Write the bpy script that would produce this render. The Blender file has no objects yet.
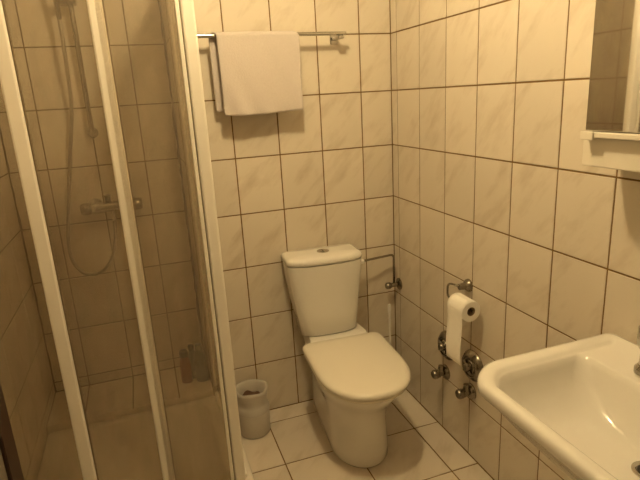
import bpy, bmesh, math, random
from mathutils import Vector, Matrix

random.seed(7)
scene = bpy.context.scene
C = scene.collection
PI = math.pi

# ------------------------------------------------------------------ camera
cam_data = bpy.data.cameras.new('camera')
cam = bpy.data.objects.new('camera', cam_data)
C.objects.link(cam)
cam_data.sensor_width = 36.0
cam_data.lens = 29.33
cam_data.clip_start = 0.02
RIGHT = Vector((0.94265044, -0.32928142, -0.05462501))
DOWN = Vector((-0.13772481, -0.2346381, -0.9622769))
FWD = Vector((0.3040428, 0.91461397, -0.26653193))
m = Matrix.Identity(4)
for i in range(3):
    m[i][0] = RIGHT[i]; m[i][1] = -DOWN[i]; m[i][2] = -FWD[i]
m[0][3], m[1][3], m[2][3] = -1.14226511, -2.26322653, 1.49575681
cam.matrix_world = m
scene.camera = cam

# ------------------------------------------------------------------ world, exposure
world = bpy.data.worlds.new('world')
scene.world = world
world.use_nodes = True
world.node_tree.nodes['Background'].inputs[0].default_value = (1.0, 0.75, 0.45, 1)
world.node_tree.nodes['Background'].inputs[1].default_value = 0.05
vs = scene.view_settings
vs.view_transform = 'Standard'
vs.look = 'None'
vs.gamma = 1.0
vs.use_curve_mapping = False
vs.exposure = 2.5

LAMP_POS = (-0.75, -1.02, 2.33)      # the ceiling lamp (its globe gives all the light)
LAMP_STRENGTH = 50.0
LAMP_COLOR = (1.0, 0.752, 0.395)

# ------------------------------------------------------------------ materials
def mat(name, color, rough=0.5, metal=0.0, spec=0.5, coat=0.0, noise=0.0, nscale=30.0, bump=0.0):
    M = bpy.data.materials.new(name); M.use_nodes = True
    nt = M.node_tree; b = nt.nodes['Principled BSDF']
    b.inputs['Base Color'].default_value = (*color, 1)
    b.inputs['Roughness'].default_value = rough
    b.inputs['Metallic'].default_value = metal
    b.inputs['Specular IOR Level'].default_value = spec
    b.inputs['Coat Weight'].default_value = coat
    tc = nt.nodes.new('ShaderNodeTexCoord')
    nz = nt.nodes.new('ShaderNodeTexNoise'); nz.inputs['Scale'].default_value = nscale
    nz.inputs['Detail'].default_value = 4
    nt.links.new(tc.outputs['Object'], nz.inputs['Vector'])
    mx = nt.nodes.new('ShaderNodeMix'); mx.data_type = 'RGBA'
    mx.inputs['A'].default_value = (*[c * (1 - noise) for c in color], 1)
    mx.inputs['B'].default_value = (*[min(1, c * (1 + noise)) for c in color], 1)
    nt.links.new(nz.outputs['Fac'], mx.inputs['Factor'])
    nt.links.new(mx.outputs['Result'], b.inputs['Base Color'])
    if bump:
        bp = nt.nodes.new('ShaderNodeBump'); bp.inputs['Strength'].default_value = bump
        bp.inputs['Distance'].default_value = 0.002
        nt.links.new(nz.outputs['Fac'], bp.inputs['Height'])
        nt.links.new(bp.outputs['Normal'], b.inputs['Normal'])
    return M

def tile_mat(name, base, vein, rough, vscale=5.0):
    """glazed marbled tile: soft diagonal veins, each tile shifted by its own random number"""
    M = bpy.data.materials.new(name); M.use_nodes = True
    nt = M.node_tree; N = nt.nodes; L = nt.links
    b = N['Principled BSDF']
    b.inputs['Roughness'].default_value = rough
    b.inputs['Specular IOR Level'].default_value = 0.45
    tc = N.new('ShaderNodeTexCoord'); oi = N.new('ShaderNodeObjectInfo')
    mul = N.new('ShaderNodeMath'); mul.operation = 'MULTIPLY'; mul.inputs[1].default_value = 37.0
    L.new(oi.outputs['Random'], mul.inputs[0])
    mp = N.new('ShaderNodeMapping')
    mp.inputs['Scale'].default_value = (1.0, 3.0, 1.0)
    mrot = N.new('ShaderNodeMapping'); mrot.inputs['Rotation'].default_value = (0, 0, math.radians(-47))
    L.new(tc.outputs['Object'], mrot.inputs['Vector']); L.new(mrot.outputs['Vector'], mp.inputs['Vector'])
    add = N.new('ShaderNodeVectorMath'); add.operation = 'ADD'
    L.new(mp.outputs['Vector'], add.inputs[0]); 
    cmb = N.new('ShaderNodeCombineXYZ')
    L.new(mul.outputs[0], cmb.inputs[0]); L.new(mul.outputs[0], cmb.inputs[2])
    L.new(cmb.outputs[0], add.inputs[1])
    n1 = N.new('ShaderNodeTexNoise'); n1.inputs['Scale'].default_value = vscale
    n1.inputs['Detail'].default_value = 5; n1.inputs['Roughness'].default_value = 0.6
    L.new(add.outputs[0], n1.inputs['Vector'])
    ramp = N.new('ShaderNodeValToRGB')
    e = ramp.color_ramp.elements
    e[0].position = 0.22; e[0].color = (*vein, 1)
    e[1].position = 0.50; e[1].color = (*base, 1)
    L.new(n1.outputs['Fac'], ramp.inputs['Fac'])
    hv = N.new('ShaderNodeHueSaturation')
    mr = N.new('ShaderNodeMapRange')
    mr.inputs['To Min'].default_value = 0.95; mr.inputs['To Max'].default_value = 1.04
    L.new(oi.outputs['Random'], mr.inputs['Value']); L.new(mr.outputs['Result'], hv.inputs['Value'])
    L.new(ramp.outputs['Color'], hv.inputs['Color'])
    L.new(hv.outputs['Color'], b.inputs['Base Color'])
    n2 = N.new('ShaderNodeTexNoise'); n2.inputs['Scale'].default_value = 9.0
    L.new(add.outputs[0], n2.inputs['Vector'])
    bp = N.new('ShaderNodeBump'); bp.inputs['Strength'].default_value = 0.10; bp.inputs['Distance'].default_value = 0.004
    L.new(n2.outputs['Fac'], bp.inputs['Height']); L.new(bp.outputs['Normal'], b.inputs['Normal'])
    return M

def glass_mat(name):
    """acrylic shower pane with dried lime: see-through, a little milky, blotchy"""
    M = bpy.data.materials.new(name); M.use_nodes = True
    nt = M.node_tree; N = nt.nodes; L = nt.links
    for n in list(N): N.remove(n)
    out = N.new('ShaderNodeOutputMaterial')
    tr = N.new('ShaderNodeBsdfTransparent'); tr.inputs['Color'].default_value = (0.86, 0.83, 0.77, 1)
    df = N.new('ShaderNodeBsdfDiffuse'); df.inputs['Color'].default_value = (0.62, 0.55, 0.45, 1)
    tl = N.new('ShaderNodeBsdfTranslucent'); tl.inputs['Color'].default_value = (0.62, 0.55, 0.45, 1)
    gl = N.new('ShaderNodeBsdfGlossy'); gl.inputs['Roughness'].default_value = 0.12
    gl.inputs['Color'].default_value = (0.9, 0.9, 0.9, 1)
    mm = N.new('ShaderNodeMixShader'); mm.inputs[0].default_value = 0.5
    L.new(df.outputs[0], mm.inputs[1]); L.new(tl.outputs[0], mm.inputs[2])
    tc = N.new('ShaderNodeTexCoord')
    mp = N.new('ShaderNodeMapping'); mp.inputs['Scale'].default_value = (9, 9, 2.2)
    L.new(tc.outputs['Object'], mp.inputs['Vector'])
    nz = N.new('ShaderNodeTexNoise'); nz.inputs['Scale'].default_value = 1.6; nz.inputs['Detail'].default_value = 6
    L.new(mp.outputs['Vector'], nz.inputs['Vector'])
    mr = N.new('ShaderNodeMapRange')
    mr.inputs['From Min'].default_value = 0.3; mr.inputs['From Max'].default_value = 0.75
    mr.inputs['To Min'].default_value = 0.14; mr.inputs['To Max'].default_value = 0.31
    L.new(nz.outputs['Fac'], mr.inputs['Value'])
    m1 = N.new('ShaderNodeMixShader')
    L.new(mr.outputs['Result'], m1.inputs[0]); L.new(tr.outputs[0], m1.inputs[1]); L.new(mm.outputs[0], m1.inputs[2])
    m2 = N.new('ShaderNodeMixShader'); m2.inputs[0].default_value = 0.03
    L.new(m1.outputs[0], m2.inputs[1]); L.new(gl.outputs[0], m2.inputs[2])
    L.new(m2.outputs[0], out.inputs['Surface'])
    return M

def milky_mat(name, color, alpha):
    M = mat(name, color, 0.35)
    M.node_tree.nodes['Principled BSDF'].inputs['Alpha'].default_value = alpha
    return M

def emit_mat(name, color, strength):
    M = bpy.data.materials.new(name); M.use_nodes = True
    b = M.node_tree.nodes['Principled BSDF']
    b.inputs['Base Color'].default_value = (0.9, 0.88, 0.82, 1)
    b.inputs['Emission Color'].default_value = (*color, 1)
    b.inputs['Emission Strength'].default_value = strength
    return M

WALL_TILE = tile_mat('wall_tile_glaze', (0.71, 0.645, 0.54), (0.56, 0.48, 0.375), 0.28)
FLOOR_TILE = tile_mat('floor_tile_glaze', (0.71, 0.64, 0.545), (0.56, 0.485, 0.39), 0.34, 4.0)
GROUT = mat('brown_grout', (0.20, 0.115, 0.035), 0.9, noise=0.25, nscale=60, bump=0.3)
GROUT_OLD = mat('mouldy_grout', (0.16, 0.10, 0.04), 0.9, noise=0.5, nscale=25, bump=0.3)
PLASTER = mat('painted_plaster', (0.50, 0.46, 0.39), 0.85, noise=0.03, nscale=14, bump=0.1)
CERAMIC = mat('white_ceramic', (0.82, 0.80, 0.75), 0.12, noise=0.015, nscale=4, coat=0.3)
LIDWHITE = mat('white_seat_plastic', (0.86, 0.82, 0.72), 0.22, noise=0.01, nscale=4)
ACRYL = mat('white_acrylic', (0.78, 0.73, 0.64), 0.25, noise=0.03, nscale=6)
LACQ = mat('white_lacquered_profile', (0.84, 0.80, 0.72), 0.35, noise=0.02, nscale=20)
CABW = mat('white_cabinet_plastic', (0.84, 0.79, 0.68), 0.35, noise=0.02, nscale=8)
CHROME = mat('worn_chrome', (0.56, 0.54, 0.50), 0.20, metal=1.0, noise=0.12, nscale=40)
CHROME_D = mat('tarnished_chrome', (0.30, 0.27, 0.22), 0.24, metal=1.0, noise=0.30, nscale=60)
HOSE = mat('grey_metal_hose', (0.34, 0.30, 0.24), 0.42, metal=0.6, noise=0.2, nscale=80)
DARK = mat('dark_hollow', (0.02, 0.015, 0.01), 0.8, noise=0.1)
SEAL = mat('dark_seal', (0.25, 0.19, 0.11), 0.7, noise=0.2)
DARKRUB = mat('dark_brown_rubbish', (0.13, 0.07, 0.04), 0.9, noise=0.3)
PAPER = mat('white_tissue', (0.95, 0.92, 0.86), 0.95, noise=0.02, nscale=60, bump=0.25)
CARD = mat('brown_cardboard', (0.30, 0.20, 0.11), 0.9, noise=0.1)
TOWEL = mat('white_terry_cloth', (0.61, 0.555, 0.52), 0.98, spec=0.1, noise=0.06, nscale=160, bump=0.6)
BROWN = mat('dark_brown_wood', (0.030, 0.011, 0.005), 0.4, noise=0.35, nscale=18)
GREYP = mat('grey_board', (0.20, 0.17, 0.13), 0.6, noise=0.05, nscale=10)
MIRROR = mat('mirror_silver', (0.80, 0.80, 0.78), 0.03, metal=1.0, noise=0.01, nscale=3)
GLASS = glass_mat('limey_acrylic_pane')
BINP = milky_mat('milky_bin_plastic', (0.82, 0.78, 0.70), 0.62)
BAG = milky_mat('thin_bag_film', (0.80, 0.76, 0.70), 0.55)
REDB = mat('red_bottle_plastic', (0.28, 0.085, 0.035), 0.35, noise=0.1)
GREENB = mat('green_bottle_plastic', (0.02, 0.05, 0.028), 0.3, noise=0.2)
TEALB = mat('grey_blue_bottle_plastic', (0.09, 0.13, 0.115), 0.35, noise=0.1)
CAPD = mat('dark_cap_plastic', (0.05, 0.045, 0.03), 0.4, noise=0.1)
LABELM = mat('pale_bottle_label', (0.55, 0.50, 0.40), 0.5, noise=0.1)
BRISTLE = mat('white_brush_plastic', (0.85, 0.83, 0.78), 0.4, noise=0.03)
LAMPG = emit_mat('lit_opal_globe', LAMP_COLOR, LAMP_STRENGTH)

# ------------------------------------------------------------------ helpers
def obj(name, bm, material, parent=None, smooth=True, angle=None):
    me = bpy.data.meshes.new(name)
    bmesh.ops.recalc_face_normals(bm, faces=bm.faces)
    bm.to_mesh(me); bm.free()
    me.materials.append(material)
    if smooth:
        me.polygons.foreach_set('use_smooth', [True] * len(me.polygons))
        if angle: me.set_sharp_from_angle(angle=math.radians(angle))
    o = bpy.data.objects.new(name, me)
    C.objects.link(o)
    if parent: o.parent = parent
    return o

def tag(o, label, cat=None, group=None, kind=None):
    o['label'] = label
    if cat: o['category'] = cat
    if group: o['group'] = group
    if kind: o['kind'] = kind
    return o

def thing(name, label, cat, loc=(0, 0, 0), rotz=0.0, group=None):
    o = bpy.data.objects.new(name, None); C.objects.link(o)
    o.empty_display_size = 0.05
    o.location = loc; o.rotation_euler = (0, 0, rotz)
    return tag(o, label, cat, group)

def add_box(bm, x0, x1, y0, y1, z0, z1, bev=0.0, seg=2):
    r = bmesh.ops.create_cube(bm, size=1.0)
    vs_ = r['verts']
    for v in vs_:
        v.co = Vector(((x0 + x1) / 2 + v.co.x * (x1 - x0), (y0 + y1) / 2 + v.co.y * (y1 - y0), (z0 + z1) / 2 + v.co.z * (z1 - z0)))
    if bev:
        es = set()
        for v in vs_: es.update(v.link_edges)
        bmesh.ops.bevel(bm, geom=list(es), offset=bev, segments=seg, profile=0.5, affect='EDGES')
    return bm

def box(name, dims, material, parent=None, bev=0.0, seg=2):
    return obj(name, add_box(bmesh.new(), *dims, bev, seg), material, parent, False)

def loft(bm, rings, cap0=True, cap1=True, closed=True):
    vr = [[bm.verts.new(p) for p in r] for r in rings]
    n = len(vr[0])
    for a, b in zip(vr[:-1], vr[1:]):
        for i in range(n if closed else n - 1):
            j = (i + 1) % n
            bm.faces.new((a[i], a[j], b[j], b[i]))
    if cap0: bm.faces.new(list(reversed(vr[0])))
    if cap1: bm.faces.new(vr[-1])
    return bm

def lathe(bm, prof, origin=(0, 0, 0), axis=(0, 0, 1), seg=28):
    """prof: (radius, height along axis)"""
    a = Vector(axis).normalized()
    u = a.orthogonal().normalized(); w = a.cross(u)
    o = Vector(origin)
    rings = []
    for r, h in prof:
        r = max(r, 1e-4)
        rings.append([o + a * h + (u * math.cos(2 * PI * k / seg) + w * math.sin(2 * PI * k / seg)) * r for k in range(seg)])
    return loft(bm, rings)

def smooth_path(pts, sub=8):
    P = [Vector(p) for p in pts]
    P = [P[0] * 2 - P[1]] + P + [P[-1] * 2 - P[-2]]
    out = []
    for i in range(1, len(P) - 2):
        for s in range(sub):
            t = s / sub
            a, b, c, d = P[i - 1], P[i], P[i + 1], P[i + 2]
            out.append(0.5 * ((2 * b) + (c - a) * t + (2 * a - 5 * b + 4 * c - d) * t * t + (3 * b - a - 3 * c + d) * t ** 3))
    out.append(P[-2])
    return out

def tube(bm, pts, r, seg=12, sub=0):
    P = smooth_path(pts, sub) if sub else [Vector(p) for p in pts]
    rings = []
    t0 = (P[1] - P[0]).normalized(); u = t0.orthogonal().normalized()
    for i, p in enumerate(P):
        t = (P[min(i + 1, len(P) - 1)] - P[max(i - 1, 0)]).normalized()
        u = (u - t * u.dot(t)).normalized(); w = t.cross(u)
        rr = r[i] if isinstance(r, (list, tuple)) else r
        rings.append([p + (u * math.cos(2 * PI * k / seg) + w * math.sin(2 * PI * k / seg)) * rr for k in range(seg)])
    return loft(bm, rings)

def bend_path(pts, rad=0.02, n=5):
    """polyline with rounded corners"""
    P = [Vector(p) for p in pts]; out = [P[0]]
    for a, b, c in zip(P[:-2], P[1:-1], P[2:]):
        d1 = (a - b); d2 = (c - b)
        r = min(rad, d1.length * .49, d2.length * .49)
        s = b + d1.normalized() * r; e = b + d2.normalized() * r
        for k in range(n + 1):
            t = k / n
            out.append(s * (1 - t) ** 2 + b * 2 * t * (1 - t) + e * t * t)
    out.append(P[-1])
    return out

def rrect(x0, x1, y0, y1, r, z, n=8):
    """rounded rectangle; r is one radius or four (x1y1, x0y1, x0y0, x1y0)"""
    rs = r if isinstance(r, (list, tuple)) else (r,) * 4
    pts = []
    for (cx, cy, sx, sy, a0), rr in zip(((x1, y1, -1, -1, 0), (x0, y1, 1, -1, 90), (x0, y0, 1, 1, 180), (x1, y0, -1, 1, 270)), rs):
        rr = max(1e-4, min(rr, (x1 - x0) / 2 - 1e-4, (y1 - y0) / 2 - 1e-4))
        for k in range(n + 1):
            a = math.radians(a0 + 90 * k / n)
            pts.append(Vector((cx + sx * rr + rr * math.cos(a), cy + sy * rr + rr * math.sin(a), z)))
    return pts

# ------------------------------------------------------------------ tiles
tile_cache = {}
GAP = 0.0052
def tile_mesh(w, h, material, t=0.009, bv=0.0010):
    key = (round(w, 4), round(h, 4), material.name)
    if key in tile_cache: return tile_cache[key]
    x, y = w / 2, h / 2
    V = []
    for dx, dz in ((0, -t), (0, -bv), (bv, 0)):
        V += [(-x + dx, -y + dx, dz), (x - dx, -y + dx, dz), (x - dx, y - dx, dz), (-x + dx, y - dx, dz)]
    F = [(8, 9, 10, 11)]
    for k in (0, 4):
        for i in range(4):
            j = (i + 1) % 4
            F.append((k + i, k + j, k + 4 + j, k + 4 + i))
    me = bpy.data.meshes.new('tile'); me.from_pydata(V, [], F); me.update()
    me.materials.append(material)
    tile_cache[key] = me
    return me

def tiles(parent, origin, u, v, ue, ve, material, skip=None):
    """one object per tile, on the plane through origin spanned by u, v (normal u x v faces the room)"""
    o = Vector(origin); u = Vector(u); v = Vector(v); n = u.cross(v)
    for a, b in zip(ue[:-1], ue[1:]):
        for c, d in zip(ve[:-1], ve[1:]):
            if skip and skip((a + b) / 2, (c + d) / 2): continue
            w, h = abs(b - a) - GAP, abs(d - c) - GAP
            if w < 0.006 or h < 0.006: continue
            t = bpy.data.objects.new('tile', tile_mesh(w, h, material))
            C.objects.link(t)
            M = Matrix.Identity(4)
            for i in range(3): M[i][0] = u[i]; M[i][1] = v[i]; M[i][2] = n[i]
            tilt = Matrix.Rotation(random.uniform(-.0028, .0028), 4, 'X') @ Matrix.Rotation(random.uniform(-.0028, .0028), 4, 'Y')
            t.matrix_world = Matrix.Translation(o + u * ((a + b) / 2) + v * ((c + d) / 2)) @ M @ tilt
            t.parent = parent

def struct(name, dims, material, label, cat):
    o = box(name, dims, material)
    return tag(o, label, cat, None, 'structure')

H = 0.24772; ZA = 1.748; CEIL = 2.42
XL = -1.672; YN = 0.24; XN = -0.967; YF = -2.72
zrows = [0.0] + [ZA - H * k for k in range(6, -3, -1)] + [CEIL]
G = 0.0016
floor = struct('floor', (XL - .1, .1, YF - .1, .34, -.1, -G), GROUT, 'cream marbled floor of large square tiles with brown joints', 'floor')
wall_back = struct('wall_back', (XN + G, G, G, .1, -G, CEIL), GROUT, 'tiled wall behind the toilet', 'wall')
wall_right = struct('wall_right', (G, .1, YF, G, -G, CEIL), GROUT, 'tiled wall on the side of the washbasin', 'wall')
wall_left = struct('wall_left', (XL - .1, XL - G, YF, YN + G, -G, CEIL), GROUT_OLD, 'tiled left wall inside the shower', 'wall')
wall_niche_back = struct('wall_niche', (XL - .1, XN + .1, YN + G, .34, -G, CEIL), GROUT_OLD, 'recessed tiled wall at the back of the shower', 'wall')
wall_niche_side = struct('wall_niche_side', (XN + G, XN + .1, .1, YN + G, -G, CEIL), GROUT_OLD, 'narrow tiled return wall at the shower recess', 'wall')
wall_front = struct('wall_front', (XL - .1, .1, YF - .1, YF, -.1, CEIL), PLASTER, 'plain plastered wall behind the camera', 'wall')
ceiling = struct('ceiling', (XL - .1, .1, YF - .1, .34, CEIL, CEIL + .1), PLASTER, 'plain white ceiling', 'ceiling')

xe = [XN] + [-(0.1534 + 0.2 * j) for j in range(3, -1, -1)] + [0.0]
tiles(wall_back, (0, 0, 0), (1, 0, 0), (0, 0, 1), xe, zrows, WALL_TILE)
ye = [0.0] + [-(0.0549 + 0.2 * j) for j in range(0, 14)]
ye = [y for y in ye if y > YF]
tiles(wall_right, (0, 0, 0), (0, -1, 0), (0, 0, 1), [-y for y in ye], zrows, WALL_TILE)
yl = [YN - 0.2 * j for j in range(0, 15)]
tiles(wall_left, (XL, 0, 0), (0, 1, 0), (0, 0, 1), list(reversed([y for y in yl if y > YF])), zrows, WALL_TILE)
LEDGE = 0.212
xn = [XL, -1.522, -1.322, -1.122, XN]
tiles(wall_niche_back, (0, YN, 0), (1, 0, 0), (0, 0, 1), xn, [LEDGE] + zrows[1:], WALL_TILE)
tiles(wall_niche_side, (XN, 0, 0), (0, -1, 0), (0, 0, 1), [-YN, 0.0], [LEDGE] + zrows[1:], WALL_TILE)
SILI = mat('mouldy_silicone', (0.10, 0.06, 0.025), 0.7, noise=0.8, nscale=18)
for cx_, cy_ in ((XN - .004, YN - .004), (XL + .004, YN - .004)):
    zs = [LEDGE + .004 + (2.40 - LEDGE) * k / 60 for k in range(61)]
    obj('silicone_joint', tube(bmesh.new(), [(cx_ + random.uniform(-.002, .002), cy_, z) for z in zs], [random.uniform(.003, .0075) if cx_ > -1.2 else .0035 for z in zs], 6), SILI, wall_niche_back)
# floor tiles
fx = [-0.123 - 0.3075 * k for k in range(0, 6)]
fx = [0.0] + [x for x in fx if x > XL] + [XL]
fy = [0.0] + [-0.107 - 0.3085 * k for k in range(0, 9)] + [YF]
fx = list(reversed(fx)); fy = list(reversed(fy))
tiles(floor, (0, 0, 0), (1, 0, 0), (0, 1, 0), fx, fy, FLOOR_TILE, skip=lambda x, y: x < -1.1 and y > -0.6)
# tiled ledge at the foot of the recess
ledge = struct('trim_1', (XL - .0, XN + .0, -0.052, YN, -G, LEDGE - G), GROUT_OLD, 'low tiled ledge along the back of the shower', 'ledge')
tiles(ledge, (0, 0, LEDGE), (1, 0, 0), (0, 1, 0), xn, [-0.055, YN], WALL_TILE)
tiles(ledge, (0, -0.055, 0), (1, 0, 0), (0, 0, 1), [XL, XN], [0.0, LEDGE - .004], WALL_TILE)

# ------------------------------------------------------------------ ceiling lamp (gives the light)
t = thing('ceiling_lamp', 'round opal ceiling lamp between toilet and shower', 'lamp', (LAMP_POS[0], LAMP_POS[1], CEIL))
obj('mount', lathe(bmesh.new(), [(0.0, 0), (0.075, 0), (0.075, -.018), (0.06, -.03), (0, -.03)]), LACQ, t, True, 40)
dz = LAMP_POS[2] - CEIL
obj('globe', lathe(bmesh.new(), [(0.06 * math.sin(PI * k / 16), dz + 0.06 * math.cos(PI * k / 16)) for k in range(17)]), LAMPG, t)

# ------------------------------------------------------------------ shower tray
def build_tray():
    t = thing('shower_tray', 'white acrylic shower tray with a raised rim beside the bin', 'shower tray', (0, 0, 0))
    x0, x1, y0, y1, zt = XL + .002, -0.912, -0.745, -0.0600, 0.187
    bm = bmesh.new()
    R = (.012, .012, .012, .03)
    rings = [rrect(x0 + .01, x1 - .01, y0 + .01, y1 - .002, R, 0.0),
             rrect(x0, x1, y0, y1, R, 0.02), rrect(x0, x1, y0, y1, R, zt - .012),
             rrect(x0 + .004, x1 - .004, y0 + .004, y1 - .003, R, zt - .003), rrect(x0 + .012, x1 - .012, y0 + .012, y1 - .006, R, zt),
             rrect(x0 + .075, x1 - .085, y0 + .085, y1 - .035, .06, zt),
             rrect(x0 + .085, x1 - .095, y0 + .095, y1 - .045, .07, zt - .01),
             rrect(x0 + .11, x1 - .12, y0 + .12, y1 - .075, .09, .09),
             rrect(x0 + .16, x1 - .17, y0 + .17, y1 - .12, .08, .075),
             rrect(x0 + .33, x1 - .32, y0 + .28, y1 - .28, .03, .069)]
    loft(bm, rings)
    obj('basin', bm, ACRYL, t, True, 60)
    obj('drain', lathe(bmesh.new(), [(0, 0), (.04, 0), (.04, .004), (.03, .007), (0, .007)], ((x0 + x1) / 2, (y0 + y1) / 2 - .1, .071)), CHROME, t, True, 40)
build_tray()

# ------------------------------------------------------------------ shower enclosure
YG = -0.68
def build_enclosure():
    t = thing('shower_enclosure', 'white framed sliding shower enclosure with limey clear panes', 'shower enclosure', (-1.0, YG, 0.187))
    t_inv = Matrix.Translation((1.0, -YG, -0.187))
    def fix(o):
        o.data.transform(t_inv); return o
    def pbox(name, d, mt, par=t, bev=.003):
        o = box(name, d, mt, None, bev); fix(o); o.parent = par; return o
    zb, zt = 0.188, 1.99
    # corner post: L-shaped profile with a groove
    post = pbox('corner_post', (-0.981, -0.9445, YG - .014, YG + .014, zb, zt), LACQ, t, .006)
    pbox('groove', (-0.9848, -0.9813, YG - .004, YG + .012, zb + .01, zt - .01), SEAL, post, .001)
    # wall profiles
    pbox('wall_profile', (XL + .0005, XL + .03, YG - .02, YG + .02, zb, zt), LACQ)
    pbox('wall_profile', (-0.962, -0.930, -0.032, -0.001, zb + .025, zt), LACQ)
    # rails
    pbox('top_rail', (XL + .03, -0.981, YG - .03, YG + .03, zt - .05, zt), LACQ, t, .005)
    pbox('bottom_rail', (XL + .03, -0.981, YG - .025, YG + .025, zb, zb + .015), LACQ, t, .005)
    pbox('top_rail', (-0.966, -0.934, YG + .018, -0.032, zt - .05, zt), LACQ, t, .005)
    pbox('bottom_rail', (-0.966, -0.934, YG + .018, -0.058, zb, zb + .015), LACQ, t, .005)
    # fixed side pane towards the toilet
    side = pbox('side_pane', (-0.950, -0.946, YG + .016, -0.030, zb + .013, zt - .048), GLASS, t, 0)
    # three door leaves: pane with a stile on its edge, each on its own track
    for x0, x1, yo, sx in ((XL + .028, -1.434, .012, -1.4313), (-1.4313, -1.198, 0.0, -1.1978), (-1.198, -.990, -.012, None)):
        leaf = pbox('door_leaf', (x0, x1, YG + yo - .002, YG + yo + .002, zb + .015, zt - .05), GLASS, t, 0)
        tag(leaf, 'see-through sliding pane with lime stains')
        if sx:
            s = pbox('stile', (sx - .0188, sx + .0188, YG - .014, YG + .016, zb + .015, zt - .05), LACQ, leaf, .005)
            pbox('stile_edge', (sx + .0190, sx + .0225, YG - .002, YG + .012, zb + .015, zt - .05), SEAL, leaf, .001)
        else:
            pbox('stile', (-.9960, -.9850, YG - .016, YG + .006, zb + .015, zt - .05), LACQ, leaf, .002)
build_enclosure()

# ------------------------------------------------------------------ shower mixer, hose, rail
def build_shower():
    yw = YN
    t = thing('shower_mixer', 'chrome two-handle shower mixer on the recessed shower wall', 'mixer tap', (-1.30, yw, 1.06))
    def part(name, bm, mt, par=t, ang=45): 
        bm.transform(Matrix.Translation((1.30, -yw, -1.06))); return obj(name, bm, mt, par, True, ang)
    bm = bmesh.new(); lathe(bm, [(0, -.085), (.02, -.085), (.026, -.06), (.022, -.02), (.022, .02), (.026, .06), (.02, .085), (0, .085)], (-1.285, yw - .06, 1.075), (1, 0, 0))
    part('body', bm, CHROME)
    for x in (-1.37, -1.205):
        s = -1 if x < -1.3 else 1
        bm = bmesh.new(); lathe(bm, [(0, 0), (.034, 0), (.034, .006), (.018, .02), (.016, .06), (0, .06)], (x + s * -.012, yw, 1.075), (0, -1, 0)); part('rosette', bm, CHROME)
        bm = bmesh.new(); lathe(bm, [(0, 0), (.02, 0), (.026, .012), (.026, .035), (.02, .045), (0, .045)], (x, yw - .06, 1.075), (s, 0, 0), 20)
        part('handle', bm, CHROME_D)
    bm = bmesh.new(); tube(bm, [(-1.285, yw - .06, 1.055), (-1.285, yw - .065, 1.03), (-1.285, yw - .065, 1.015)], .011); part('hose_outlet', bm, CHROME)
    bm = bmesh.new(); lathe(bm, [(0, 0), (.012, 0), (.012, .022), (.016, .03), (0, .034)], (-1.30, yw - .06, 1.098), (0, 0, 1), 18); part('diverter_knob', bm, CAPD)
    # slide rail
    r = thing('shower_rail', 'slim chrome shower slide rail above the mixer', 'shower rail', (-1.318, yw, 1.40))
    def rp(name, bm, mt, par=r):
        bm.transform(Matrix.Translation((1.318, -yw, -1.40))); return obj(name, bm, mt, par, True, 45)
    bm = bmesh.new(); tube(bm, [(-1.318, yw - .05, 1.375), (-1.318, yw - .05, 2.06)], .010); rp('bar', bm, CHROME_D)
    for z in (1.395, 2.04):
        bm = bmesh.new(); lathe(bm, [(0, 0), (.022, 0), (.022, .008), (.013, .014), (.013, .062), (0, .062)], (-1.318, yw, z), (0, -1, 0), 18); rp('bracket', bm, CHROME)
    bm = bmesh.new(); add_box(bm, -1.365, -1.295, yw - .095, yw - .035, 1.895, 1.925, .008); rp('slider', bm, CHROME_D)
    # hand shower + hose
    s = thing('hand_shower', 'dark hand shower hanging in the slide rail with a looping hose', 'hand shower', (-1.36, yw - .09, 1.9))
    def sp(name, bm, mt, par=s):
        bm.transform(Matrix.Translation((1.36, -yw + .09, -1.9))); return obj(name, bm, mt, par, True, 50)
    bm = bmesh.new(); tube(bm, [(-1.365, yw - .09, 1.84), (-1.365, yw - .10, 1.93), (-1.363, yw - .125, 2.02), (-1.362, yw - .15, 2.06)], [.009, .011, .012, .014], 12); sp('handle', bm, CHROME_D)
    bm = bmesh.new(); lathe(bm, [(0, .03), (.018, .028), (.036, .008), (.038, 0), (.034, -.004), (0, -.004)], (-1.362, yw - .165, 2.055), (0, .75, .6), 24); sp('head', bm, CHROME_D)
    bm = bmesh.new()
    tube(bm, [(-1.365, yw - .09, 1.85), (-1.368, yw - .085, 1.70), (-1.382, yw - .05, 1.50), (-1.425, yw - .03, 1.29), (-1.462, yw - .03, 1.10), (-1.488, yw - .035, .95), (-1.487, yw - .04, .85), (-1.455, yw - .04, .79),
              (-1.41, yw - .04, .772), (-1.36, yw - .045, .79), (-1.318, yw - .05, .85), (-1.293, yw - .06, .94), (-1.285, yw - .065, 1.012)], .0075, 10, 8)
    sp('hose', bm, HOSE)
build_shower()

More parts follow.
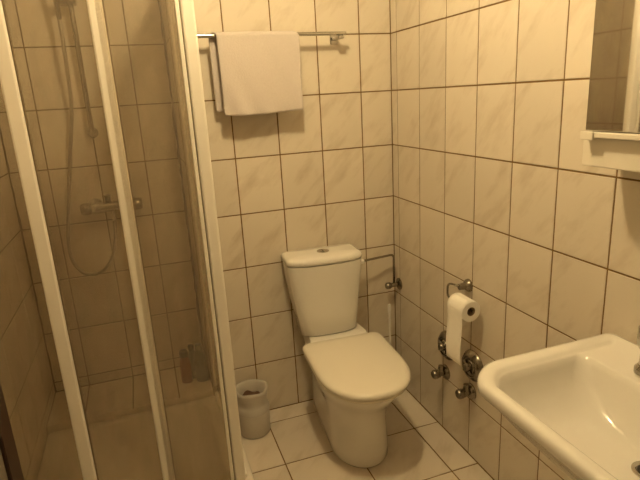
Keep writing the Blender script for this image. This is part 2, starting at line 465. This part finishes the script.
# ------------------------------------------------------------------ bottles on the ledge
def bottle(name, label, x, y, h, r, flat, mt, cap, capr, caph, label_mat=None):
    t = thing(name, label, 'bottle', (x, y, LEDGE), random.uniform(-.3, .3), 'bottles on the shower ledge')
    bm = bmesh.new()
    prof = [(.86, 0), (1, .02), (1.0, .55), (.97, .75), (.8, .90), (.5, .97), (.42, 1.0)]
    loft(bm, [[Vector((r * q * math.cos(2 * PI * k / 24), r * flat * q * math.sin(2 * PI * k / 24), h * z)) for k in range(24)] for q, z in prof])
    obj('body', bm, mt, t, True, 60)
    obj('cap', lathe(bmesh.new(), [(0, 0), (capr, 0), (capr, caph * .85), (capr * .8, caph), (0, caph)], (0, 0, h), (0, 0, 1), 18), cap, t, True, 40)
    if label_mat:
        bm = bmesh.new()
        loft(bm, [[Vector((r * 1.012 * math.cos(-2.5 + 1.9 * k / 12), r * 1.012 * flat * math.sin(-2.5 + 1.9 * k / 12), h * z)) for k in range(13)] for z in (.16, .52)], False, False, False)
        obj('label', bm, label_mat, t)
bottle('shampoo_bottle', 'reddish bottle with a dark round cap on the shower ledge', -1.075, .07, .135, .026, .7, REDB, CAPD, .020, .03)
bottle('shower_gel_bottle', 'tall dark green bottle on the shower ledge by the corner post', -1.005, .055, .165, .028, .7, GREENB, GREENB, .016, .025, TEALB)
bottle('conditioner_bottle', 'small grey-green bottle between the red and dark green bottles', -1.038, .10, .15, .022, .8, TEALB, CAPD, .014, .022)

# ------------------------------------------------------------------ toilet
def u_ring(hw, yb, yf, fl, z, n=40, rb=0.02, ex=2.0, bw=None):
    """U outline seen from above: square-ish back (yb), rounded front (yf), front curve of length fl"""
    pts = []
    ys = yf + fl
    for k in range(5):
        a = PI / 2 * k / 4
        pts.append(Vector((hw - rb + rb * math.cos(a), yb - rb + rb * math.sin(a), z)))
    for k in range(5):
        a = PI / 2 + PI / 2 * k / 4
        pts.append(Vector((-hw + rb + rb * math.cos(a), yb - rb + rb * math.sin(a), z)))
    for k in range(1, 6):
        pts.append(Vector((-hw, yb - rb + (ys - yb + rb) * k / 6, z)))
    for k in range(n + 1):
        a = PI + PI * k / n
        c, s = math.cos(a), math.sin(a)
        pts.append(Vector((hw * math.copysign(abs(c) ** (2 / ex), c), ys + fl * math.copysign(abs(s) ** (2 / ex), s), z)))
    for k in range(5, 0, -1):
        pts.append(Vector((hw, yb - rb + (ys - yb + rb) * k / 6, z)))
    if bw:
        for p in pts:
            f = max(0.0, min(1.0, (p.y - ys) / (yb - ys)))
            p.x *= 1 + (bw / hw - 1) * f
    return pts

def build_toilet():
    t = thing('toilet', 'white ceramic close-coupled toilet with its lid closed', 'toilet', (-0.378, -.006, 0), math.radians(-3.5))
    bm = bmesh.new()
    B = .125
    rings = [u_ring(.120, -.03, -.572, .17, 0, bw=.105), u_ring(.124, -.03, -.577, .17, .008, bw=.108), u_ring(.124, -.03, -.577, .17, .05, bw=.108),
             u_ring(.122, -.03, -.570, .17, .14, bw=.108), u_ring(.123, -.03, -.574, .18, .19, bw=.11), u_ring(.133, -.03, -.592, .20, .245, bw=.115),
             u_ring(.150, -.03, -.626, .23, .295, bw=.12), u_ring(.166, -.025, -.660, .25, .33, bw=.125), u_ring(.175, -.02, -.680, .26, .36, bw=.13), u_ring(.178, -.02, -.686, .26, .376, bw=.135),
             u_ring(.174, -.022, -.682, .26, .383, bw=.135), u_ring(.05, -.10, -.50, .10, .383)]
    loft(bm, rings); obj('bowl', bm, CERAMIC, t)
    # raised deck that carries the cistern
    bm = bmesh.new()
    loft(bm, [u_ring(.150, -.02, -.260, .03, .378, rb=.015, bw=.135), u_ring(.142, -.02, -.240, .03, .402, rb=.015, bw=.13), u_ring(.135, -.02, -.215, .03, .425, rb=.015, bw=.12)])
    obj('deck', bm, CERAMIC, t, True, 50)
    bm = bmesh.new()
    loft(bm, [u_ring(.178, -.225, -.700, .25, .384, ex=2.25), u_ring(.183, -.222, -.706, .25, .389, ex=2.25), u_ring(.183, -.222, -.706, .25, .397, ex=2.25), u_ring(.178, -.225, -.700, .25, .4015, ex=2.25)])
    obj('seat', bm, LIDWHITE, t, True, 60)
    bm = bmesh.new()
    loft(bm, [u_ring(.180, -.215, -.708, .25, .4035, rb=.03, ex=2.3), u_ring(.187, -.21, -.717, .25, .409, rb=.035, ex=2.3), u_ring(.188, -.21, -.718, .25, .417, rb=.035, ex=2.3),
              u_ring(.184, -.212, -.714, .25, .425, rb=.035, ex=2.3), u_ring(.174, -.22, -.704, .245, .4295, rb=.035, ex=2.3), u_ring(.14, -.25, -.670, .23, .432, rb=.035, ex=2.3), u_ring(.06, -.33, -.57, .10, .434, rb=.03, ex=2.3)])
    obj('lid', bm, LIDWHITE, t, True, 60)
    for x in (-.075, .075):
        obj('hinge', lathe(bmesh.new(), [(0, -.018), (.010, -.018), (.010, .018), (0, .018)], (x, -.216, .414), (1, 0, 0), 14), LIDWHITE, t, True, 40)
    # cistern
    cx = -.036
    def sh(r): return [p + Vector((cx, 0, 0)) for p in r]
    bm = bmesh.new()
    loft(bm, [sh(u_ring(.122, -.02, -.160, .045, .424, ex=2.4)), sh(u_ring(.133, -.018, -.172, .045, .434, ex=2.4)), sh(u_ring(.146, -.015, -.180, .045, .54, ex=2.4)),
              sh(u_ring(.164, -.012, -.191, .05, .68, ex=2.4)), sh(u_ring(.173, -.012, -.196, .05, .774, ex=2.4)), sh(u_ring(.165, -.016, -.188, .05, .776, ex=2.4))])
    cis = obj('cistern', bm, CERAMIC, t, True, 50)
    for p in cis.data.vertices: p.co.x += .008 * max(0, (.70 - p.co.z) / .27)
    bm = bmesh.new()
    loft(bm, [sh(u_ring(.166, -.012, -.190, .055, .7785, ex=2.4)), sh(u_ring(.174, -.010, -.199, .06, .780, ex=2.4)), sh(u_ring(.1765, -.008, -.202, .06, .786, ex=2.4)),
              sh(u_ring(.1765, -.008, -.202, .06, .796, ex=2.4)), sh(u_ring(.172, -.012, -.197, .06, .805, ex=2.4)), sh(u_ring(.155, -.025, -.180, .05, .811, ex=2.4)), sh(u_ring(.06, -.07, -.13, .02, .814, ex=2.4))])
    cl = obj('cistern_lid', bm, CERAMIC, t, True, 60)
    b = obj('flush_button', lathe(bmesh.new(), [(0, 0), (.028, 0), (.028, .004), (.024, .007), (.021, .0055), (0, .005)], (cx + .005, -.105, .8115)), CHROME, t, True, 30)
    box('split_line', (cx + .004, cx + .006, -.124, -.086, .817, .8178), DARK, b)
build_toilet()

# supply pipe and stop valve in the corner
def build_pipe():
    t = thing('water_pipe', 'thin chrome supply pipe with stop valve between cistern and corner', 'pipe', (0, 0, 0))
    bm = bmesh.new()
    tube(bm, bend_path([(-.238, -.090, .728), (-.20, -.085, .728), (-.030, -.052, .724), (-.030, -.050, .575)], .022), .0055)
    obj('pipe', bm, CHROME_D, t)
    obj('coupling_nut', lathe(bmesh.new(), [(0, 0), (.012, 0), (.013, .006), (.013, .02), (.008, .026), (0, .026)], (-.232, -.089, .728), (1, 0, 0), 6), BRISTLE, t, True, 30)
    obj('rosette', lathe(bmesh.new(), [(0, 0), (.030, 0), (.030, .005), (.016, .014), (0, .014)], (0, -.052, .565), (-1, 0, 0)), CHROME_D, t, True, 40)
    obj('valve_body', lathe(bmesh.new(), [(0, 0), (.011, 0), (.011, .045), (0, .045)], (-.004, -.052, .565), (-1, 0, 0), 16), CHROME_D, t, True, 40)
    obj('valve_knob', lathe(bmesh.new(), [(0, 0), (.012, 0), (.017, .006), (.017, .022), (.012, .028), (0, .028)], (-.048, -.052, .565), (-1, 0, 0), 16), CHROME_D, t, True, 40)
build_pipe()

# toilet brush standing in the corner
def build_brush():
    t = thing('toilet_brush', 'white toilet brush standing in the corner behind the toilet', 'toilet brush', (-.078, -.09, 0))
    obj('holder', lathe(bmesh.new(), [(0, 0), (.044, 0), (.046, .006), (.042, .10), (.038, .13), (.034, .13), (.038, .01), (0, .01)], seg=24), BRISTLE, t, True, 40)
    obj('handle', lathe(bmesh.new(), [(0, .10), (.006, .10), (.0055, .42), (.008, .45), (.009, .472), (.006, .483), (0, .485)], seg=14), BRISTLE, t, True, 50)
    obj('brush_head', lathe(bmesh.new(), [(0, .015), (.026, .02), (.030, .05), (.026, .09), (.008, .10), (0, .10)], seg=18), BRISTLE, t)
build_brush()

# ------------------------------------------------------------------ waste bin with bag
def build_bin():
    t = thing('waste_bin', 'milky plastic waste bin with a bag beside the toilet', 'waste bin', (-.808, -.135, 0))
    obj('bin_body', lathe(bmesh.new(), [(0, 0), (.066, 0), (.072, .006), (.075, .08), (.074, .125), (.066, .148), (.064, .152), (.061, .148), (.070, .12), (.069, .01), (0, .008)], seg=36), BINP, t, True, 60)
    bm = bmesh.new()
    seg = 40; rings = []
    for r, z, wv in ((.0765, .118, .0008), (.0775, .135, .001), (.071, .150, .001), (.0665, .160, .0015), (.070, .185, .002), (.0765, .212, .0025), (.077, .224, .002), (.072, .230, .002), (.064, .222, .002), (.060, .19, .002), (.055, .10, .002), (.03, .04, .002)):
        rings.append([Vector(((r + wv * math.sin(5 * a + z * 30) + wv * .6 * math.sin(11 * a)) * math.cos(a), (r + wv * math.sin(5 * a + z * 30)) * math.sin(a), z + wv * math.sin(3 * a + 1))) for a in [2 * PI * k / seg for k in range(seg)]])
    loft(bm, rings, False, True)
    tag(obj('bin_bag', bm, BAG, t), 'thin translucent bag folded over the bin rim')
    bm = lathe(bmesh.new(), [(0, .02), (.04, .03), (.053, .10), (.056, .165), (.045, .185), (.02, .178), (0, .182)], seg=24)
    for v in bm.verts: v.co.z += .008 * math.sin(v.co.x * 90) * math.cos(v.co.y * 70)
    obj('rubbish', bm, DARKRUB, t)
build_bin()

# ------------------------------------------------------------------ towel rail and towel
def build_towel():
    t = thing('towel_rail', 'chrome towel rail on the wall above the toilet', 'towel rail', (-.62, 0, 1.745))
    L = Matrix.Translation((.62, 0, -1.745))
    def part(name, bm, mt, par=t):
        bm.transform(L); return obj(name, bm, mt, par, True, 40)
    bm = bmesh.new(); tube(bm, [(-.915, -.08, 1.743), (-.250, -.08, 1.743)], .008, 16); part('bar', bm, CHROME)
    for x in (-.900, -.276):
        bm = bmesh.new(); add_box(bm, x - .014, x + .014, -.092, -.006, 1.722, 1.7345, .003); part('bracket', bm, CHROME)
        bm = bmesh.new(); add_box(bm, x - .018, x + .018, -.006, -.0005, 1.708, 1.748, .002); part('wall_plate', bm, CHROME)
    # towel: one folded sheet over the bar
    bm = bmesh.new()
    prof = []
    for k in range(14): prof.append((-.055 + .0 * k, 1.452 + (1.735 - 1.452) * k / 14, 0))
    for k in range(9):
        a = PI * k / 8
        prof.append((-.080 + .020 * math.cos(a) * 1.0, 1.741 + .0125 * math.sin(a), k / 8))
    for k in range(1, 19): prof.append((-.100 - .002 * k / 18, 1.738 - (1.738 - 1.437) * k / 18, 1))
    nx = 30
    grid = []
    for (y, z, s) in prof:
        row = []
        for i in range(nx + 1):
            f = i / nx
            xl = -.824 * (1 - s) + -.799 * s; xr = -.515 * (1 - s) + -.462 * s
            x = xl + (xr - xl) * f
            hang = max(0, (1.74 - z) / .30)
            wob = .004 * hang * math.sin(7 * f + 1.2 + 2 * s) + .003 * hang * math.sin(17 * f + z * 14) + .002 * math.sin(23 * f + 30 * z)*hang
            zz = z + .004 * math.sin(5 * f + 3 * s) * hang
            row.append(Vector((x + (.006 * hang * (.5 - f)), y + wob * (1 if s > .5 else .6), zz)))
        grid.append(row)
    vr = [[bm.verts.new(p) for p in r] for r in grid]
    for a, b in zip(vr[:-1], vr[1:]):
        for i in range(nx): bm.faces.new((a[i], a[i + 1], b[i + 1], b[i]))
    o = obj('hand_towel', bm, TOWEL)
    o.data.transform(Matrix.Translation((.64, .08, -1.44))); o.location = (-.64, -.08, 1.44)
    md = o.modifiers.new('thickness', 'SOLIDIFY'); md.thickness = .007; md.offset = 0
    md = o.modifiers.new('round', 'SUBSURF'); md.levels = 1; md.render_levels = 1
    tag(o, 'off-white towel folded over the chrome towel rail', 'towel')
build_towel()

# ------------------------------------------------------------------ toilet paper
def build_paper():
    t = thing('paper_holder', 'bent chrome toilet paper holder on the right wall', 'paper holder', (0, -.63, .75))
    L = Matrix.Translation((0, .63, -.75))
    def part(name, bm, mt, par=t):
        bm.transform(L); return obj(name, bm, mt, par, True, 40)
    bm = bmesh.new(); lathe(bm, [(0, 0), (.026, 0), (.026, .006), (.020, .014), (.014, .020), (.012, .045), (0, .045)], (0, -.635, .752), (-1, 0, 0)); part('rosette', bm, CHROME_D)
    bm = bmesh.new(); tube(bm, bend_path([(-.035, -.635, .755), (-.055, -.632, .760), (-.064, -.585, .757), (-.064, -.585, .700), (-.064, -.62, .698), (-.064, -.758, .698)], .028, 8), .0042); part('wire_arm', bm, CHROME_D)
    r = thing('toilet_roll', 'white toilet paper roll with a long hanging sheet', 'toilet roll', (-.064, -.697, .695))
    y0, y1 = -.0475, .0525
    bm = bmesh.new(); n = 36; R = .041; ri = .0175
    rings = []
    for rad, y in ((ri, y0), (R - .002, y0), (R, y0 + .002), (R, y1 - .002), (R - .002, y1), (ri, y1)):
        rings.append([Vector((rad * math.cos(2 * PI * k / n), y, rad * math.sin(2 * PI * k / n))) for k in range(n)])
    rings.append(rings[0]); 
    vr = [[bm.verts.new(p) for p in q] for q in rings[:-1]]; vr.append(vr[0])
    for a, b in zip(vr[:-1], vr[1:]):
        for k in range(n): bm.faces.new((a[k], a[(k + 1) % n], b[(k + 1) % n], b[k]))
    obj('paper', bm, PAPER, r, True, 40)
    bm = bmesh.new(); rings = []
    for rad, y in ((.0155, y0 + .001), (.0173, y0 + .001), (.0173, y1 - .001), (.0155, y1 - .001)):
        rings.append([Vector((rad * math.cos(2 * PI * k / n), y, rad * math.sin(2 * PI * k / n))) for k in range(n)])
    vr = [[bm.verts.new(p) for p in q] for q in rings]; vr.append(vr[0])
    for a, b in zip(vr[:-1], vr[1:]):
        for k in range(n): bm.faces.new((a[k], a[(k + 1) % n], b[(k + 1) % n], b[k]))
    obj('core', bm, CARD, r, True, 40)
    bm = bmesh.new(); path = []
    for k in range(9):
        a = PI / 2 + PI / 2 * k / 8
        path.append((R * 1.012 * math.cos(a), R * 1.012 * math.sin(a)))
    for k in range(1, 14): path.append((-R * 1.012 + .003 * math.sin(k * .5), -.213 * k / 13))
    rows = [[bm.verts.new((x, y0 + .002 + (y1 - y0 - .004) * i / 6, z - (.004 * i / 6 if k == len(path) - 1 else 0))) for i in range(7)] for k, (x, z) in enumerate(path)]
    for a, b in zip(rows[:-1], rows[1:]):
        for i in range(6): bm.faces.new((a[i], a[i + 1], b[i + 1], b[i]))
    s = obj('hanging_sheet', bm, PAPER, r)
    md = s.modifiers.new('thickness', 'SOLIDIFY'); md.thickness = .0008
build_paper()

# ------------------------------------------------------------------ wall valves below the paper
def escutcheon(y, z, label):
    t = thing('wall_valve', label, 'valve', (0, y, z), 0, 'chrome valves on the right wall')
    obj('escutcheon', lathe(bmesh.new(), [(0, 0), (.062, 0), (.065, .004), (.063, .011), (.051, .024), (.042, .027), (.039, .022), (.032, .022), (.029, .028), (0, .028)], (0, 0, 0), (-1, 0, 0), 40), CHROME_D, t, True, 35)
    obj('hub', lathe(bmesh.new(), [(0, .02), (.017, .02), (.017, .040), (.013, .046), (0, .046)], (0, 0, 0), (-1, 0, 0), 24), CHROME_D, t, True, 35)
    for k in range(4):
        a = PI / 4 + PI / 2 * k
        bm = bmesh.new(); tube(bm, [(-.033, .010 * math.cos(a), .010 * math.sin(a)), (-.033, .032 * math.cos(a), .032 * math.sin(a))], [.006, .005], 10)
        obj('spoke', bm, CHROME_D, t)
def stop_valve(y, z, label):
    t = thing('stop_valve', label, 'valve', (0, y, z), 0, 'small chrome stop valves')
    obj('rosette', lathe(bmesh.new(), [(0, 0), (.034, 0), (.034, .005), (.026, .014), (.014, .018), (0, .018)], (0, 0, 0), (-1, 0, 0), 28), CHROME_D, t, True, 40)
    obj('body', lathe(bmesh.new(), [(0, .01), (.014, .01), (.014, .032), (.018, .035), (.018, .042), (0, .042)], (0, 0, 0), (-1, 0, 0), 20), CHROME_D, t, True, 40)
    obj('knob', lathe(bmesh.new(), [(0, .040), (.016, .040), (.020, .045), (.020, .060), (.016, .066), (.008, .067), (0, .066)], (0, 0, 0), (-1, 0, 0), 20), CHROME_D, t, True, 40)
    obj('outlet_nut', lathe(bmesh.new(), [(0, 0), (.012, 0), (.012, .03), (0, .03)], (-.026, 0, .006), (0, 0, 1), 6), CHROME_D, t, True, 30)
escutcheon(-.500, .432, 'round chrome wall valve half hidden behind the hanging paper')
escutcheon(-.683, .428, 'round chrome wall valve right beside the washbasin edge')
stop_valve(-.480, .294, 'small chrome stop valve nearer the toilet')
stop_valve(-.668, .304, 'small chrome stop valve nearer the washbasin')

# ------------------------------------------------------------------ washbasin
def build_sink():
    t = thing('washbasin', 'white ceramic wall-hung washbasin with rounded corners', 'washbasin', (0, -1.59, .834))
    y0, y1 = -.312, .312     # local along the wall
    def rr(ix, iy, z, r, deck=0.0):
        ring = rrect(-.510 + ix, -deck - .0005, y0 + iy, y1 - iy, r, z, 14)
        for p in ring: p.x *= 1 - .13 * (p.y / .312) ** 2        # bowed front edge
        return ring
    RO = (.022, .085, .085, .022)
    bm = bmesh.new()
    rings = [rr(.24, .26, -.19, .03, .16), rr(.17, .20, -.175, .07, .10), rr(.115, .14, -.13, .09, .03), rr(.07, .08, -.085, .09), rr(.035, .04, -.050, RO), rr(.012, .014, -.034, RO), rr(0, 0, -.024, RO),
             rr(0, 0, -.010, RO), rr(.003, .003, -.003, RO, .001), rr(.010, .010, .001, RO, .003), rr(.020, .020, .002, (.02, .08, .08, .02), .012),
             rr(.034, .036, .001, (.02, .07, .07, .02), .018), rr(.041, .044, -.002, (.02, .065, .065, .02), .024), rr(.045, .050, -.007, (.02, .06, .06, .02), .030),
             rr(.046, .052, -.008, (.025, .06, .06, .025), .148), rr(.050, .057, -.011, (.03, .055, .055, .03), .156),
             rr(.056, .064, -.030, (.04, .055, .055, .04), .160), rr(.066, .080, -.065, (.05, .06, .06, .05), .164), rr(.088, .105, -.098, (.06, .075, .075, .06), .170), rr(.125, .15, -.122, (.07, .09, .09, .07), .180),
             rr(.18, .22, -.134, .06, .192), rr(.255, .288, -.138, .02, .200)]
    loft(bm, rings)
    obj('basin', bm, CERAMIC, t, True, 70)
    d = obj('drain', lathe(bmesh.new(), [(0, 0), (.031, 0), (.031, .003), (.024, .004), (.021, 0.001), (0, .001)], (-.226, -.012, -.1375), (0, 0, 1), 28), CHROME, t, True, 30)
    obj('drain_hole', lathe(bmesh.new(), [(0, 0), (.020, 0), (.020, .001), (0, .001)], (-.226, -.012, -.136), (0, 0, 1), 24), DARK, d)
    obj('waste_pipe', tube(bmesh.new(), bend_path([(-.232, 0, -.17), (-.232, 0, -.36), (-.15, 0, -.36), (-.15, 0, -.26), (-.001, 0, -.26)], .035), .018, 14), CHROME, t)
    # faucet standing on the ledge of the basin
    f = thing('basin_faucet', 'chrome two-handle faucet standing on the washbasin ledge', 'faucet', (-.094, -1.575, .829))
    bm = bmesh.new(); loft(bm, [rrect(-.026, .026, -.130, .130, .026, 0.0), rrect(-.026, .026, -.130, .130, .026, .012), rrect(-.020, .020, -.123, .123, .020, .020)]); obj('base_plate', bm, CHROME, f, True, 40)
    for y in (-.104, .104):
        h = obj('handle', lathe(bmesh.new(), [(0, .018), (.018, .018), (.016, .055), (.022, .064), (.026, .074), (.026, .112), (.021, .122), (0, .125)], (0, y, 0), (0, 0, 1), 20), CHROME, f, True, 40)
        obj('handle_mark', lathe(bmesh.new(), [(0, 0), (.008, 0), (.007, .002), (0, .002)], (0, y, .1245), (0, 0, 1), 16), REDB if y > 0 else TEALB, h, True, 40)
    obj('spout', tube(bmesh.new(), [(0, 0, .015), (0, 0, .06), (-.012, 0, .10), (-.045, 0, .128), (-.09, 0, .128), (-.118, 0, .108), (-.122, 0, .088)], .0115, 14, 6), CHROME, f)
build_sink()

# ------------------------------------------------------------------ mirror cabinet
def build_cabinet():
    xf = -0.133
    y1 = -1.276; W = .64
    t = thing('mirror_cabinet', 'white mirror cabinet on the right wall above the washbasin', 'mirror cabinet', (0, y1 - W / 2, 1.29))
    L = Matrix.Translation((0, -(y1 - W / 2), -1.29))
    def part(name, d, mt, par=t, bev=.002):
        o = box(name, d, mt, None, bev); o.data.transform(L); o.parent = par; return o
    yb = y1 - W
    part('body', (xf + .012, -.001, yb + .006, y1 - .004, 1.380, 1.96), CABW)
    part('back_panel', (xf + .012, -.001, yb - .02, -1.258, 1.296, 1.3655), CABW, t, .003)
    part('bottom_strip', (xf - .010, -.001, yb, y1 + .003, 1.3665, 1.3795), CABW, t, .002)
    part('end_clip', (xf - .014, xf - .0102, y1 - .034, y1 + .003, 1.361, 1.380), CABW, t, .0015)
    for a, b in ((y1, y1 - .319), (y1 - .321, yb)):
        d = part('door', (xf, xf + .011, b + .001, a - .001, 1.382, 1.962), CABW, t, .0015)
        part('mirror', (xf - .003, xf - .0002, b + .0015, a - .0015, 1.383, 1.960), MIRROR, d, .0006)
build_cabinet()

# ------------------------------------------------------------------ slim brown framed cabinet at the left edge
def build_brown():
    xf, ya, yb, zt = -1.50, -1.052, -1.72, .96
    t = thing('side_cabinet', 'slim dark brown framed cabinet with a grey panel at the lower left edge', 'cabinet', ((XL + xf) / 2, (ya + yb) / 2, 0))
    L = Matrix.Translation((-(XL + xf) / 2, -(ya + yb) / 2, 0))
    b = box('body', (XL + .001, xf - .016, yb + .003, ya - .003, 0, zt - .003), BROWN, None, .004); b.data.transform(L); b.parent = t
    # door frame with a rounded opening, facing the room
    bm = bmesh.new()
    o_ = rrect(yb, ya, .02, zt, .008, 0, 8); i_ = rrect(yb + .075, ya - .075,   .10, .848, .020, 0, 8)
    def V(p, x): return Vector((x, p.x, p.y))
    rings = [[V(p, xf - .014) for p in i_], [V(p, xf - .002) for p in i_], [V(p, xf) for p in rrect(yb + .073, ya - .073, .098, .850, .022, 0, 8)], [V(p, xf) for p in rrect(yb + .002, ya - .002, .022, zt - .002, .008, 0, 8)], [V(p, xf - .002) for p in o_], [V(p, xf - .015) for p in o_]]
    loft(bm, rings, False, False); bm.transform(L); d = obj('door_frame', bm, BROWN, t, True, 40)
    p = box('panel', (xf - .0135, xf - .008, yb + .06, ya - .06, .085, .865), GREYP, None); p.data.transform(L); p.parent = t
    k = lathe(bmesh.new(), [(0, 0), (.007, 0), (.006, .012), (.012, .018), (.012, .024), (0, .027)], (xf - .001, yb + .036, .60), (1, 0, 0), 18)
    k.transform(L); obj('knob', k, CHROME_D, t, True, 40)
build_brown()
